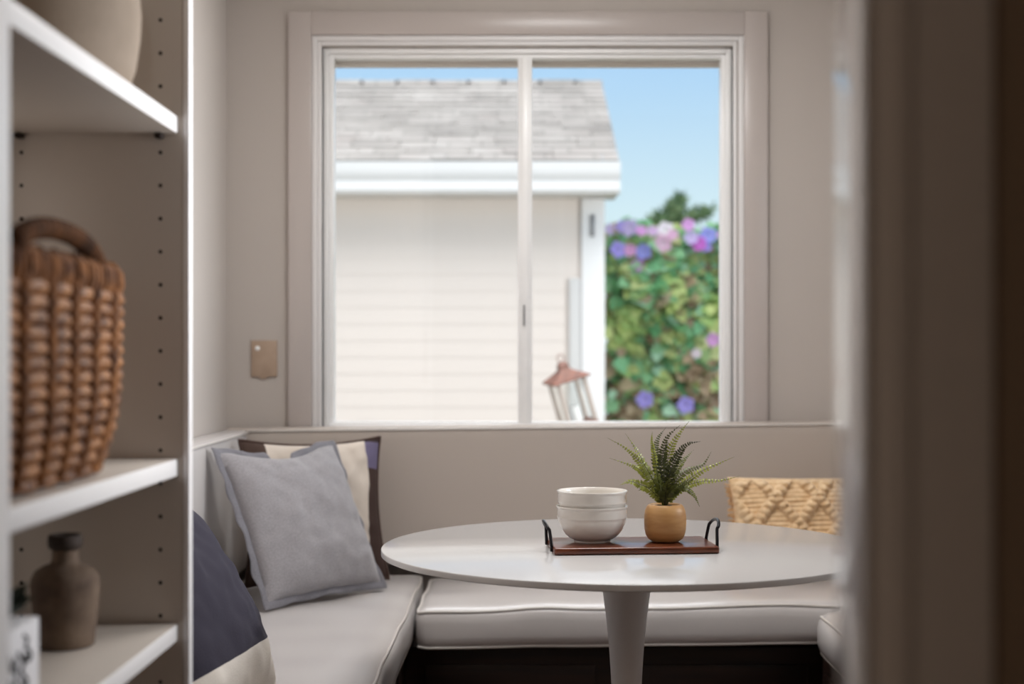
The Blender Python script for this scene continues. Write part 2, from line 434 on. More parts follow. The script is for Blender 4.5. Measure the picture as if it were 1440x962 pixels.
# ------------------------------------------------------------------ tray, bowls, fern
ZTB = .74
tr = empty('serving_tray', (.2405, 3.105, ZTB), math.radians(4.5)); tag(tr, 'brown walnut serving tray with two black metal handles on the white table', 'tray')
bm = B(); box(bm, -.177, .177, -.092, .092, .001, .0155, .004, 3); obj('board', bm, M['tray'], tr, angle=50)
for s in (-1, 1):
    x = s*.172
    pts = [(x, -.056, .004), (x+s*.006, -.056, .008), (x+s*.0075, -.055, .02)]
    for k in range(11):
        a = PI*k/10; pts.append((x+s*(.010+.009*math.sin(a)), -.042*math.cos(a)-.0, .046+.017*math.sin(a)))
    pts += [(x+s*.0075, .055, .02), (x+s*.006, .056, .008), (x, .056, .004)]
    pts2 = [Vector((p[0], p[1], p[2])) for p in pts]
    obj('handle', tube(B(), smooth_path(pts2, 80), .0036, 10), M['iron'], tr, angle=70)
    for y in (-.056, .056):
        bm = B(); box(bm, min(x+s*.003, x+s*.0105), max(x+s*.003, x+s*.0105), y-.005, y+.005, .004, .013, .002)
        obj('bracket', bm, M['iron'], tr)
BX, BY = .157, 3.118
def bowl(z, label, k=1.0):
    r = .0787; h = .0785
    out = [(0, .0035), (.034, .0035), (.036, 0), (.040, 0), (.041, .004), (.049, .0075), (.058, .015), (.0665, .026), (.0720, .037), (.0745, .046), (.0752, .0515), (.0766, .0530),
           (.0770, .055), (.0766, .070), (.0768, .0735), (.0784, .0748), (.0790, .0765), (.0786, .0783), (.0774, .0787), (.0762, .0778), (.0750, .070), (.0738, .055), (.0705, .042), (.064, .029), (.055, .017), (.044, .0095), (.03, .007), (0, .0065)]
    o = obj('bowl', lathe(B(), out, 96), M['bowl'], None, angle=50); o.location = (BX, BY, z); o.scale = (k, k, 1)
    tag(o, label, 'bowl', 'stacked white bowls'); return o
bowl(.7557, 'lower white ceramic bowl of the pair, standing on the tray')
bowl(.7887, 'upper white ceramic bowl, nested in the lower one', .985)
# potted fern
PX, PY, PZ = .3165, 3.112, .7557
pf = empty('potted_fern', (PX, PY, PZ)); tag(pf, 'small green fern in a rounded light wooden pot on the tray', 'plant')
prof = [(0, 0), (.024, 0), (.031, .0018), (.038, .007), (.0425, .015), (.0452, .027), (.0460, .042), (.0457, .056), (.0440, .068), (.0405, .0765), (.0365, .0810), (.0335, .0818), (.0320, .0800), (.0315, .072), (0, .0715)]
obj('pot', lathe(B(), prof, 72), M['pot'], pf, angle=70)
bm = lathe(B(), [(0, .079), (.015, .0785), (.028, .0765), (.0316, .073)], 24)
for v in bm.verts: v.co += Vector((0, 0, .003*noise.noise(v.co*90)))
obj('soil', bm, M['soil'], pf)
mpp = 3.112/2000                      # metres per photo pixel at the pot
def F(px, py, dy=0.0):                # a point of the fern, given in the pot's own plane
    return Vector(((px-935.5)*mpp, dy, (763-py)*mpp))
def frond(pts, dark, width, n=24, seed=0):
    rnd = random.Random(seed)
    P = smooth_path(pts, 44); bm = B(); cl = bm.loops.layers.float_color.new('tint')
    dk = (*lin((30, 36, 18)), 1); lt = (*lin((156, 162, 62)), 1)  # shaded and lit frond greens, light put into the colour
    base = [dk[i]*dark+lt[i]*(1-dark) for i in range(3)]
    stemc = (*[c*.45 for c in base], 1)
    tube(bm, P, lambda t: .0011*(1-t)+.0003, 5)
    for f in bm.faces:
        for l in f.loops: l[cl] = stemc
    m = len(P); total = n
    view = Vector((rnd.uniform(-.25, .25), -.75, rnd.uniform(.25, .7))).normalized()
    for k in range(total):
        t = .16+.82*k/(total-1); fi = t*(m-1); i = min(int(fi), m-2)
        p = P[i].lerp(P[i+1], fi-i); tg = (P[min(i+2, m-1)]-P[max(i-1, 0)]).normalized()
        sd = tg.cross(view); sd.normalize(); nn = sd.cross(tg).normalized()
        w = width*(math.sin(PI*min(1, (t-.02)*.80+.22))**.8)*(1-.55*max(0, t-.55)/.45)
        for s in (-1, 1):
            d = (sd*s*.9+tg*.42+nn*rnd.uniform(-.25, .2)).normalized()
            a = p+tg*rnd.uniform(-.0006, .0006); L = w*rnd.uniform(.88, 1.1)
            wd = .0026*(.6+.5*w/width)
            q = d.cross(nn).normalized()
            vs = [bm.verts.new(a), bm.verts.new(a+d*L*.35+q*wd+nn*.0006), bm.verts.new(a+d*L*.75+q*wd*.75), bm.verts.new(a+d*L),
                  bm.verts.new(a+d*L*.75-q*wd*.75), bm.verts.new(a+d*L*.35-q*wd+nn*.0006)]
            f = bm.faces.new(vs)
            j = rnd.uniform(.75, 1.25)
            c = (base[0]*j, base[1]*j, base[2]*j, 1)
            for l in f.loops: l[cl] = c
    o = obj('frond', bm, M['frond'], pf, smooth=False); return o
FR = [  # pixel paths of the fronds from crown to tip, depth of tip, painted shade, leaflet length
    ([(931, 700), (912, 668), (897, 648), (880, 632), (855, 618)], .02, .35, .0105),
    ([(931, 700), (916, 672), (906, 655), (894, 633), (878, 610)], -.03, .25, .0125),
    ([(930, 702), (912, 676), (902, 664), (886, 656), (858, 647)], .03, .2, .0105),
    ([(928, 704), (912, 688), (898, 681), (884, 677), (869, 681)], -.05, .1, .0125),
    ([(929, 698), (924, 665), (920, 640), (917, 622), (918, 609)], .01, .15, .008),
    ([(933, 700), (925, 664), (923, 638), (928, 619), (940, 604)], .05, .85, .0115),
    ([(935, 700), (933, 660), (932, 638), (938, 616), (956, 599)], -.01, .85, .0125),
    ([(937, 700), (938, 660), (944, 632), (957, 611), (971, 594)], .02, .35, .0125),
    ([(939, 700), (943, 664), (952, 642), (964, 626), (983, 621)], -.03, .92, .0125),
    ([(940, 700), (944, 676), (954, 660), (966, 648), (980, 636)], .05, .7, .0125),
    ([(940, 702), (951, 678), (968, 664), (990, 656), (1003, 638)], .03, .75, .0105),
    ([(941, 702), (958, 684), (978, 668), (1004, 655), (1031, 643)], -.02, .15, .0115),
    ([(942, 704), (962, 686), (984, 678), (1010, 676), (1036, 669)], -.04, .05, .0105),
    ([(942, 703), (954, 688), (964, 688), (974, 697), (980, 711)], -.05, .6, .0100),
    ([(934, 702), (930, 672), (929, 650), (932, 634), (938, 622)], -.04, .9, .0120),
    ([(936, 702), (940, 672), (944, 655), (950, 640), (956, 628)], -.05, .9, .0120),
    ([(933, 704), (928, 686), (924, 674), (921, 664), (917, 655)], -.05, .7, .0120),
    ([(930, 705), (920, 694), (914, 690), (906, 690), (900, 694)], .04, .6, .0105),
    ([(940, 703), (948, 690), (958, 682), (968, 676), (976, 668)], -.05, .8, .0120),
    ([(934, 704), (933, 688), (936, 676), (938, 664), (939, 652)], .04, .95, .0130),
]
for k in range(7):
    a = k*.9+.4; FR.append(([(935+2*math.cos(a), 703), (935+7*math.cos(a), 693-3*(k % 3)), (935+15*math.cos(a), 686-5*(k % 3)), (935+(22+3*(k % 2))*math.cos(a), 686-9*(k % 3))], .05*math.sin(a)-.01, .8, .0115))
for i, (pp, dy, dk, w) in enumerate(FR):
    n_ = len(pp)
    pts = [F(x, y, dy*(k/(n_-1))**1.3) for k, (x, y) in enumerate(pp)]
    pts.insert(0, Vector((pts[0].x*.35, 0, .076)))
    frond(pts, dk, w*1.12, 26 if i < 14 else 18, seed=i+1)

# ------------------------------------------------------------------ pillows
def pillow_mesh(w, h, th, nx=44, ny=44, pinch=.05, seed=0, wr=.004, disp=None):
    bm = B(); fr, bk = {}, {}
    for i in range(nx+1):
        for j in range(ny+1):
            u, v = -1+2*i/nx, -1+2*j/ny
            x = u*w/2*(1-pinch*(1-v*v)*abs(u)); y = v*h/2*(1-pinch*(1-u*u)*abs(v))
            e = ((1-abs(u)**2.6)*(1-abs(v)**2.6))
            z = th/2*max(0, e)**.55
            edge = i in (0, nx) or j in (0, ny)
            q = Vector((u*2.2+seed, v*2.2, seed*1.7))
            wz = (noise.noise(q)*wr*1.5+noise.noise(q*2.7)*wr)*min(1, e*3)
            # puckers running in from the seams
            wz += wr*.8*math.sin(u*23+seed)*max(0, abs(v)-.62)/.38*(1-abs(v))*3+wr*.8*math.sin(v*21+seed)*max(0, abs(u)-.62)/.38*(1-abs(u))*3
            dz = disp(u, v, x, y) if disp else 0
            fr[i, j] = bm.verts.new((x, y, z+wz+dz))
            bk[i, j] = fr[i, j] if edge else bm.verts.new((x, y, -z+wz*.3))
    for i in range(nx):
        for j in range(ny):
            bm.faces.new((fr[i, j], fr[i+1, j], fr[i+1, j+1], fr[i, j+1]))
            bm.faces.new((bk[i, j], bk[i, j+1], bk[i+1, j+1], bk[i+1, j]))
    ring = [fr[i, 0].co.copy() for i in range(nx)]+[fr[nx, j].co.copy() for j in range(ny)]+[fr[i, ny].co.copy() for i in range(nx, 0, -1)]+[fr[0, j].co.copy() for j in range(ny, 0, -1)]
    return bm, ring
def pose(o, bl, br, lean, h):
    """stand a pillow on its bottom edge (bl to br, on the seat), leaning back"""
    bl, br = Vector(bl), Vector(br); ex = (br-bl).normalized()
    back = Vector((-ex.y, ex.x, 0)).normalized()           # away from the face
    ey = (Vector((0, 0, 1))*math.cos(lean)+back*math.sin(lean)).normalized()
    ez = ex.cross(ey).normalized(); ey = ez.cross(ex)
    c = (bl+br)/2+ey*h/2
    m = Matrix((ex, ey, ez)).transposed().to_4x4(); m.translation = c
    o.matrix_world = m
# grey pillow with a flat flange
bm, ring = pillow_mesh(.455, .455, .15, seed=2.3, wr=.006)
def slump(p):                                    # the soft top edge sags and folds between its corners
    t = max(0, p.y/.22)**2; q = 1-min(1, abs(p.x+.01)/.17)**2
    return Vector((0, -.030*t*max(0, q), .012*t*max(0, q)))
for v in bm.verts: v.co += slump(v.co)
ring = [p+slump(p) for p in ring]
gp = obj('throw_pillow', bm, M['greyfab'], None, angle=70)
tag(gp, 'square grey linen pillow with a flat flange, leaning in the bench corner', 'pillow')
bm = B(); a_, b_, c_ = [], [], []
nR = len(ring)
for k, p in enumerate(ring):
    d = Vector((p.x, p.y, 0)); s = max(abs(p.x)/.215, abs(p.y)/.215)
    o_ = Vector((p.x*1.0, p.y*1.0, 0))
    ox = Vector((max(-1, min(1, p.x/.19)), max(-1, min(1, p.y/.19)), 0))
    out = Vector((0, 0, 0))
    if abs(p.x) > .19: out.x = math.copysign(1, p.x)
    if abs(p.y) > .19: out.y = math.copysign(1, p.y)
    wv = .005*math.sin(k*.33)+.004*math.sin(k*.81+1)
    a_.append(bm.verts.new(p*.975)); b_.append(bm.verts.new(p+out*.010+Vector((0, 0, wv*.6)))); c_.append(bm.verts.new(p+out*(.019+.002*math.sin(k*.5))+Vector((0, 0, wv-.004))))
for k in range(nR):
    j = (k+1) % nR
    bm.faces.new((a_[k], a_[j], b_[j], b_[k])); bm.faces.new((b_[k], b_[j], c_[j], c_[k]))
fl = obj('flange', bm, M['greyflange'], gp, angle=80)
sm = fl.modifiers.new('thick', 'SOLIDIFY'); sm.thickness = .004; sm.offset = 0
ss = fl.modifiers.new('sub', 'SUBSURF'); ss.levels = 1; ss.render_levels = 2
pose(gp, (-.700, 3.895, .488), (-.412, 4.270, .488), .47, .445)

# striped pillow behind it
M['stripe'] = bands_mat('banded_fabric', 0, [(0, (70, 52, 44)), (.20, (206, 194, 182)), (.835, (60, 42, 36))], axis2=1,
                        stops2=[(0, (60, 42, 36)), (.74, (104, 96, 124)), (.92, (52, 38, 36))], warp=.035)
bm, ring = pillow_mesh(.45, .45, .12, seed=6.1, wr=.007, pinch=.10)
sp = obj('throw_pillow', bm, M['stripe'], None, angle=70)
tag(sp, 'cream pillow with brown and purple end bands behind the grey pillow', 'pillow')
obj('piping', tube(B(), ring, .005, 6, closed=True), mat('brown_piping', (66, 46, 38), .9), sp, angle=80)
pose(sp, (-.825, 4.280, .466), (-.415, 4.446, .466), .22, .45)

# navy and cream pillow on the near part of the left bench
M['navy'] = bands_mat('navy_block_fabric', 1, [(0, (216, 208, 198)), (.225, (42, 38, 52))])
bm, ring = pillow_mesh(.46, .46, .19, seed=9.4, wr=.006, pinch=.03)
npil = obj('throw_pillow', bm, M['navy'], None, angle=70)
tag(npil, 'navy and cream colour-block pillow on the left bench, half hidden by the bookcase', 'pillow')
pose(npil, (-.570, 2.52, .478), (-.510, 2.96, .478), .54, .46)

# cable-knit lumbar pillow
def cable(u, v, x, y):
    e = min(1, (1-abs(u))*8)*min(1, (1-abs(v))*6)
    P = .132
    best = 0
    for sgn in (1, -1):
        d = (x+.02+sgn*(y-.075)*.80)/P; d = (d-round(d))*P*.78
        al = (x*.6-sgn*y)
        bump = max(0, 1-(d/.0165)**2)**.5
        br = .55+.45*abs(math.sin(al*120+sgn))
        best = max(best, bump*br)
    rib = .0022*math.sin(y*420)*(1-best)
    return (best*.027+rib)*e
bm, ring = pillow_mesh(.58, .295, .13, nx=260, ny=150, pinch=.06, seed=4.2, wr=.004, disp=cable)
kp = obj('throw_pillow', bm, M['knit'], None, angle=180)
tag(kp, 'cream cable-knit lumbar pillow leaning below the window, right of the fern', 'pillow')
bm = B(); rnd = random.Random(3)
for k in range(0, len(ring), 4):
    p = ring[k]; out = Vector((math.copysign(1, p.x) if abs(p.x) > .26 else 0, math.copysign(1, p.y) if abs(p.y) > .125 else 0, 0))
    if out.length == 0 or out.y > 0: continue
    for q in range(2):
        e = p+out*rnd.uniform(.010, .017)+Vector((rnd.uniform(-.006, .006), rnd.uniform(-.006, .006), rnd.uniform(-.01, .01)))
        tube(bm, [p*.985, (p+e)/2+Vector((0, 0, rnd.uniform(-.004, .004))), e], lambda t: .0034*(1-.4*t), 5)
obj('fringe', bm, M['fringe'], kp, angle=80)
pose(kp, (.660, 4.440, .492), (1.240, 4.460, .499), .22, .295)

# ------------------------------------------------------------------ bookcase
BXF = -.530        # shelf front edges
bc = empty('bookcase', (-.74, 1.8, 0)); tag(bc, 'tall white built-in bookcase with peg holes, left of the bench', 'bookcase')
def bobj(name, bm, m, **k):
    o = obj(name, bm, m, bc, **k); o.matrix_parent_inverse = Matrix.Translation(-bc.location); return o
def bshelf(far_z, near_z):
    bm = B(); box(bm, -.812, BXF, 1.402, 2.198, 0, .0275, .003)
    for v in bm.verts: v.co.z += near_z+(far_z-near_z)*(v.co.y-1.402)/.796
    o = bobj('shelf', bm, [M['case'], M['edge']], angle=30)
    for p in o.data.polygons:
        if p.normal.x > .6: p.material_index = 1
    return o
bm = B(); box(bm, -.965, -.522, 2.20, 2.222, 0, 2.5, .002); bobj('side_panel', bm, M['case'], angle=30)
bm = B(); box(bm, -.965, -.522, 1.375, 1.40, 0, 2.5, .002); bobj('side_panel', bm, M['case'], angle=30)
bm = B(); box(bm, -.830, -.814, 1.40, 2.20, 0, 2.5); bobj('back_panel', bm, M['case'], smooth=False)
bm = B(); box(bm, -.5215, -.5125, 2.199, 2.224, 0, 2.5, .0015); bobj('stile', bm, M['edge'], angle=30)
bm = B(); box(bm, -.5275, -.5125, 1.33, 1.430, 0, 2.5, .003); bobj('stile', bm, M['edge'], angle=30)
bm = B(); box(bm, -.965, -.5125, 1.33, 2.224, 2.5, 2.54, .003); bobj('top_panel', bm, M['case'], angle=30)
SH = [1.5040, .9745, .7195]
for z in SH: bshelf(z, z)
bshelf(.33, .33)
for X in (-.772, -.557):
    z = .605
    while z < 1.80:
        if min(abs(z-s-.012) for s in SH) > .02:
            bm = B(); h = bmesh.ops.create_cone(bm, cap_ends=True, segments=14, radius1=.0032, radius2=.0032, depth=.002)
            for v in h['verts']: v.co = Vector((v.co.x+X, 2.2003-v.co.z*.5, v.co.y+z))
            bobj('peg_hole', bm, M['hole'], smooth=False)
        z += .0512
for s in SH:
    for X in (-.772, -.557):
        bm = B(); box(bm, X-.0055, X+.0055, 2.182, 2.2, s-.008, s-.0002, .002); bobj('shelf_pin', bm, M['hole'])

# ---- big stoneware pot on the top shelf
SZ1, SZ2, SZ3 = SH[0]+.0280, SH[1]+.0285, SH[2]+.0280
prof = [(0, 0), (.108, 0), (.118, .006), (.127, .035), (.133, .075), (.1345, .11), (.131, .15), (.119, .19), (.10, .215), (.078, .228), (.072, .24), (.077, .252), (.071, .252), (.066, .238), (.07, .225), (.10, .18), (.11, .09), (.09, .012), (0, .01)]
o = obj('pot', lathe(B(), prof, 72), M['ceramic'], None, angle=70); o.location = (-.668, 1.985, SZ1)
tag(o, 'large round greige stoneware pot on the top shelf', 'pot')

# ---- woven basket
bk = empty('basket', (-.654, 1.70, SZ2)); tag(bk, 'brown woven basket with loop handles on the middle shelf', 'basket')
HX, HY, HB, HR = .112, .272, .236, .040
def per(s, scale):                       # superellipse perimeter, s in 0..1
    a = 2*PI*s; c, sn = math.cos(a), math.sin(a); e = 2/5.0
    return Vector((math.copysign(abs(c)**e, c)*HX*scale, math.copysign(abs(sn)**e, sn)*HY*scale, 0)), Vector((math.copysign(abs(c)**1.5, c), math.copysign(abs(sn)**1.5, sn), 0)).normalized()
# equal arc-length table
tab = [0]; prev = per(0, 1)[0]
for k in range(1, 2001):
    p = per(k/2000, 1)[0]; tab.append(tab[-1]+(p-prev).length); prev = p
TOT = tab[-1]
import bisect
def arc(f):
    f = (f % 1.0)*TOT; i = min(max(bisect.bisect_right(tab, f)-1, 0), 1999)
    return (i+(f-tab[i])/max(1e-9, tab[i+1]-tab[i]))/2000
def scl(z):
    t = min(1, z/.13); return .80+.20*math.sin(t*PI/2)**.8+.015*max(0, (z-.12))/.12
NST = 17; ROWS = 14
bm = B()
for r in range(ROWS):
    z = .0115+r*(HB-.0145)/(ROWS-1); pts = []
    n = NST*16
    for k in range(n):
        f = k/n; p, nn = per(arc(f), scl(z))
        off = .0125*(abs(math.sin(PI*f*NST))-.5)
        pts.append(p+nn*off+Vector((0, 0, z+.0018*noise.noise(Vector((f*40, r*3.1, 0))))))
    tube(bm, pts, .0090, 7, closed=True)
obj('woven_strand', bm, M['wick'], bk, angle=80)
bm = B()
for s in range(NST):
    pts = []
    for k in range(30):
        z = .013+(HB+.001)*k/29; p, nn = per(arc((s+.0)/NST), scl(z)); pts.append(p+nn*(.003+.003*(k % 2))+Vector((0, 0, z)))
    tube(bm, pts, .0105, 7)
obj('stake', bm, M['wickrim'], bk, angle=80)
bm = B(); n = 120; rows = []
for z, sc in ((.002, .70), (.004, .95), (.03, .955), (.13, .955), (HB+HR-.006, .955)):
    rows.append([bm.verts.new(per(arc(k/n), scl(z)*sc)[0]+Vector((0, 0, z))) for k in range(n)])
for a, b in zip(rows[:-1], rows[1:]):
    for k in range(n): bm.faces.new((a[k], a[(k+1) % n], b[(k+1) % n], b[k]))
bm.faces.new(rows[0])
obj('lining', bm, M['wickdark'], bk)
bm = B(); rnd = random.Random(5); NW = 120
for k in range(NW):
    f = k/NW; p, nn = per(arc(f), scl(HB)); p2, _ = per(arc(f+.004*rnd.uniform(-1, 1)), scl(HB))
    tube(bm, [p-nn*.008+Vector((0, 0, HB+HR-.004)), p+nn*.002+Vector((0, 0, HB+HR+rnd.uniform(-.002, .003))), p2+nn*.009+Vector((0, 0, HB+HR-.008)), p2+nn*.010+Vector((0, 0, HB+HR*.4)), p2+nn*.004+Vector((0, 0, HB-.002))], .0046, 6)
obj('rim', bm, M['wickrim'], bk, angle=80)
for sx in (1, -1):
    pts = []
    for k in range(25):
        a = PI*k/24; pts.append(Vector((sx*(HX+.0), -.030-.150*math.cos(a), HB+HR-.015+.044*math.sin(a)**.8)))
    bm = B()
    for ph in (0, 2*PI/3, 4*PI/3):
        q = []
        for k in range(97):
            t = k/96*24; i = min(int(t), 23); p = pts[i].lerp(pts[i+1], t-i); a = t*1.9+ph
            q.append(p+Vector((math.cos(a)*.006, 0, math.sin(a)*.006)))
        tube(bm, q, .0076, 7)
    obj('handle', bm, M['wickdark'], bk, angle=80)

# ---- clay bottle on the low shelf
prof = [(0, 0), (.036, 0), (.041, .003), (.0425, .02), (.0455, .055), (.0478, .085), (.0468, .098), (.041, .108), (.030, .1145), (.0205, .118), (.0185, .124), (.0182, .136), (.0195, .142)]
bt = obj('vase', lathe(B(), prof, 56), M['clay'], None, angle=70); bt.location = (-.6485, 2.025, SZ3)
for v in bt.data.vertices: v.co += Vector((v.co.x, v.co.y, 0))*.02*noise.noise(v.co*30)
tag(bt, 'weathered brown clay bottle vase with a dark lip on the lowest visible shelf', 'vase')
obj('lip', lathe(B(), [(.0185, .137), (.0228, .140), (.0240, .146), (.0238, .155), (.0222, .159), (.0170, .159), (.0150, .154), (.0145, .120), (0, .119)], 56), M['claylip'], bt, angle=70)
bt.children[0].data.update()

# ---- white lettered planter box with a dark plant
pb = empty('planter_box', (-.612, 1.602, SZ3)); tag(pb, 'small white box with dark script and dark foliage, left of the clay vase', 'planter')
bm = B(); box(bm, -.045, .045, -.075, .075, 0, .106, .003); obj('box', bm, M['whitebox'], pb, angle=30)
def stroke(bm, pts): tube(bm, smooth_path([Vector((.0456, y, z)) for y, z in pts], 40), .0021, 6)
bm = B()
stroke(bm, [(.020, .094), (.030, .088), (.026, .078), (.036, .074), (.042, .066), (.034, .062), (.026, .070), (.020, .064)])
stroke(bm, [(.000, .078), (.012, .070), (.018, .060), (.010, .056), (.020, .048), (.030, .040), (.024, .034)])
stroke(bm, [(.010, .044), (.020, .036), (.014, .028), (.026, .022), (.034, .026), (.038, .016)])
stroke(bm, [(-.030, .080), (-.020, .060), (-.012, .074), (-.006, .052), (-.016, .040), (-.026, .052)])
stroke(bm, [(-.054, .060), (-.044, .040), (-.036, .056), (-.030, .034), (-.020, .030)])
obj('script_lettering', bm, M['ink'], pb)
bm = B(); rnd = random.Random(8)
for k in range(190):
    a = rnd.uniform(0, 2*PI); d = Vector((math.cos(a)*rnd.uniform(.02, .036), rnd.uniform(-.060, .066), rnd.uniform(.012, .046)))
    p = Vector((d.x*.3, d.y*.8, .104)); e = p+Vector((d.x*.8, d.y*.3+rnd.uniform(-.012, .012), d.z))
    q = Vector((rnd.uniform(-1, 1), rnd.uniform(-1, 1), .3)).normalized()*.010; mid = (p+e)/2+Vector((0, 0, .006))
    vs = [bm.verts.new(x) for x in (p, mid+q, e, mid-q)]; bm.faces.new(vs)
tube(bm, smooth_path([(0, .045, .105), (0, .062, .132), (0, .070, .142), (.002, .084, .140), (.004, .088, .126)], 24), .0028, 6)
obj('foliage', bm, M['planted'], pb)

# ---- wall plate
o = empty('wall_plate', (-.855, YB, 1.155)); tag(o, 'small beige rectangular plate on the wall left of the window', 'wall plate')
bm = B(); box(bm, -.0430, .0430, -.008, 0, -.0605, .0605, .002); 
lathe_b = [(x, z) for x, z in ((-.020, -.0605), (-.008, -.068), (.004, -.068), (.016, -.0605))]
a = [bm.verts.new((x, -.006, z)) for x, z in lathe_b]; b = [bm.verts.new((x, -.0001, z)) for x, z in lathe_b]
for i in range(4): bm.faces.new((a[i], a[(i+1) % 4], b[(i+1) % 4], b[i]))
bm.faces.new(a); bm.faces.new(b[::-1])
obj('plate', bm, M['plate'], o, angle=30)
bm = B(); r = bmesh.ops.create_uvsphere(bm, u_segments=16, v_segments=8, radius=.008)
for v in r['verts']: v.co = Vector((v.co.x-.022, v.co.y*.4-.008, v.co.z+.034))
obj('sensor', bm, M['sash'], o)

# ------------------------------------------------------------------ outdoors
structure(obj('ground', box(B(), -9, 9, 4.95, 26, -.3, -.1), M['ground'], smooth=False))
gar = empty('garage', (-1.8, 9, -.1)); tag(gar, 'pale sided garage with grey shingle roof and white gutter, seen through the window', 'building')
def gobj(name, bm, m, **k):
    o = obj(name, bm, m, gar, **k); o.matrix_parent_inverse = Matrix.Translation(-gar.location); return o
GX0, GX1 = -4.2, .531
bm = B(); z = -.1; bh = .105
while z < 2.17:                                          # lap siding boards, each leaning out over the one below
    z1 = min(z+bh, 2.19)
    vs = [(9.0-.003, z), (9.0, z1), (9.1, z1), (9.1, z)]
    a = [bm.verts.new((GX0, y, q)) for y, q in vs]; b = [bm.verts.new((GX1-.02, y, q)) for y, q in vs]
    for i in range(4): bm.faces.new((a[i], b[i], b[(i+1) % 4], a[(i+1) % 4]))
    bm.faces.new(a[::-1]); bm.faces.new(b); z = z1
gobj('siding', bm, M['siding'], smooth=False)
RYR, RZR = 10.455, 3.176
bm = B()
vs = [(9.1, -.1), (9.1, 2.19), (9.1, 2.5), (RYR, 3.10), (11.81, 2.5), (11.81, -.1)]
a = [bm.verts.new((GX1-.08, y, q)) for y, q in vs]; b = [bm.verts.new((GX1-.02, y, q)) for y, q in vs]
for i in range(6): bm.faces.new((a[i], b[i], b[(i+1) % 6], a[(i+1) % 6]))
bm.faces.new(a[::-1]); bm.faces.new(b); gobj('gable_wall', bm, M['siding'], smooth=False)
bm = B(); box(bm, .385, GX1, 8.962, 8.985, -.1, 2.16, .003); box(bm, GX1-.02, GX1, 8.985, 9.14, -.1, 2.16, .003); gobj('corner_trim', bm, M['extwhite'], angle=30)
bm = B(); box(bm, .305, .380, 8.955, 8.985, -.1, 1.66, .012, 3); gobj('grey_strip', bm, M['extgrey'])  # grey upright strip left of the corner trim
bm = B(); box(bm, .440, .468, 8.945, 8.961, 1.92, 2.06, .006); gobj('bracket', bm, M['hinge'])
bm = B(); box(bm, GX0-.1, .600, 8.70, 9.1, 2.165, 2.185); gobj('soffit', bm, M['extwhite'], smooth=False)
prof = [(8.70, 2.155), (8.655, 2.158), (8.640, 2.18), (8.640, 2.235), (8.620, 2.262), (8.612, 2.285), (8.604, 2.335), (8.604, 2.348), (8.612, 2.348), (8.70, 2.335)]
bm = B(); n = len(prof)
a = [bm.verts.new((GX0-.1, y, z)) for y, z in prof]; b = [bm.verts.new((.606, y, z)) for y, z in prof]
for i in range(n): bm.faces.new((a[i], b[i], b[(i+1) % n], a[(i+1) % n]))
bm.faces.new(a[::-1]); bm.faces.new(b); gobj('gutter', bm, M['extwhite'], angle=30)
pitch = math.atan2(RZR-2.352, RYR-8.62); RL = math.hypot(RZR-2.352, RYR-8.62)
for side in (0, 1):
    bm = B(); rows = int(RL/.135)+1; rnd = random.Random(40+side)
    for r in range(rows):                                # courses of overlapping shingles
        v0 = r*.135; v1 = min(v0+.150, RL+.002); x = GX0-.1
        while x < .594:
            w = rnd.choice((.22, .30, .30, .38)); x1 = min(x+w-.004, .596); lift = rnd.choice((.006, .006, .011))
            q = [(x, v0, 0), (x1, v0, 0), (x1, v1, 0), (x, v1, 0), (x, v0, lift+.004), (x1, v0, lift+.004), (x1, v1, .003), (x, v1, .003)]
            V = [bm.verts.new(p) for p in q]
            for f in ((0, 3, 2, 1), (4, 5, 6, 7), (0, 1, 5, 4), (1, 2, 6, 5), (2, 3, 7, 6), (3, 0, 4, 7)): bm.faces.new([V[i] for i in f])
            x += w
    o = gobj('roof', bm, M['shingle'], smooth=False)
    o.matrix_parent_inverse = Matrix.Translation(-gar.location)
    if side == 0: o.location = (0, 8.60, 2.348); o.rotation_euler = (pitch, 0, 0)
    else: o.location = (-3.704, 2*RYR-8.60, 2.348); o.rotation_euler = (pitch, 0, PI)
bm = B(); x = GX0-.1; k = 0
while x < .58:
    box(bm, x, min(x+.30, .597), RYR-.07, RYR+.07, RZR-.03+.002*(k % 2), RZR+.010+.004*(k % 2), .006); x += .26; k += 1
gobj('ridge_cap', bm, M['shingle'], smooth=False)

# low garden wall with the lantern on it (its top lies just under the sill line)
o = structure(obj('garden_wall', box(B(), -1.6, 1.2, 6.85, 7.2, -.1, .790, .01), M['stone'], angle=30))
ln = empty('lantern', (.290, 7.02, .698)); tag(ln, 'tilted pale lantern with a copper roof outside the window', 'lantern')
bm = B(); box(bm, -.085, .085, -.085, .085, 0, .022, .004); obj('base', bm, M['copper'], ln)
for sx in (-1, 1):
    for sy in (-1, 1):
        bm = B(); box(bm, sx*.074-.011, sx*.074+.011, sy*.074-.011, sy*.074+.011, .022, .245, .002); obj('post', bm, M['lanternframe'], ln)
for ax in range(4):
    bm = B()
    if ax < 2: box(bm, -.066, .066, (-.075, .073)[ax], (-.073, .075)[ax], .022, .245)
    else: box(bm, (-.075, .073)[ax-2], (-.073, .075)[ax-2], -.066, .066, .022, .245)
    obj('pane', bm, M['glass'], ln, smooth=False)
bm = B(); rings = []
for s, z in ((.105, .240), (.105, .250), (.080, .262), (.040, .285), (.026, .298), (.026, .318), (.010, .334)):
    rings.append([bm.verts.new((s*x, s*y, z)) for x, y in ((-1, -1), (1, -1), (1, 1), (-1, 1))])
for a, b in zip(rings[:-1], rings[1:]):
    for i in range(4): bm.faces.new((a[i], a[(i+1) % 4], b[(i+1) % 4], b[i]))
bm.faces.new(rings[0]); bm.faces.new(rings[-1][::-1]); obj('roof', bm, M['copper'], ln, smooth=False)
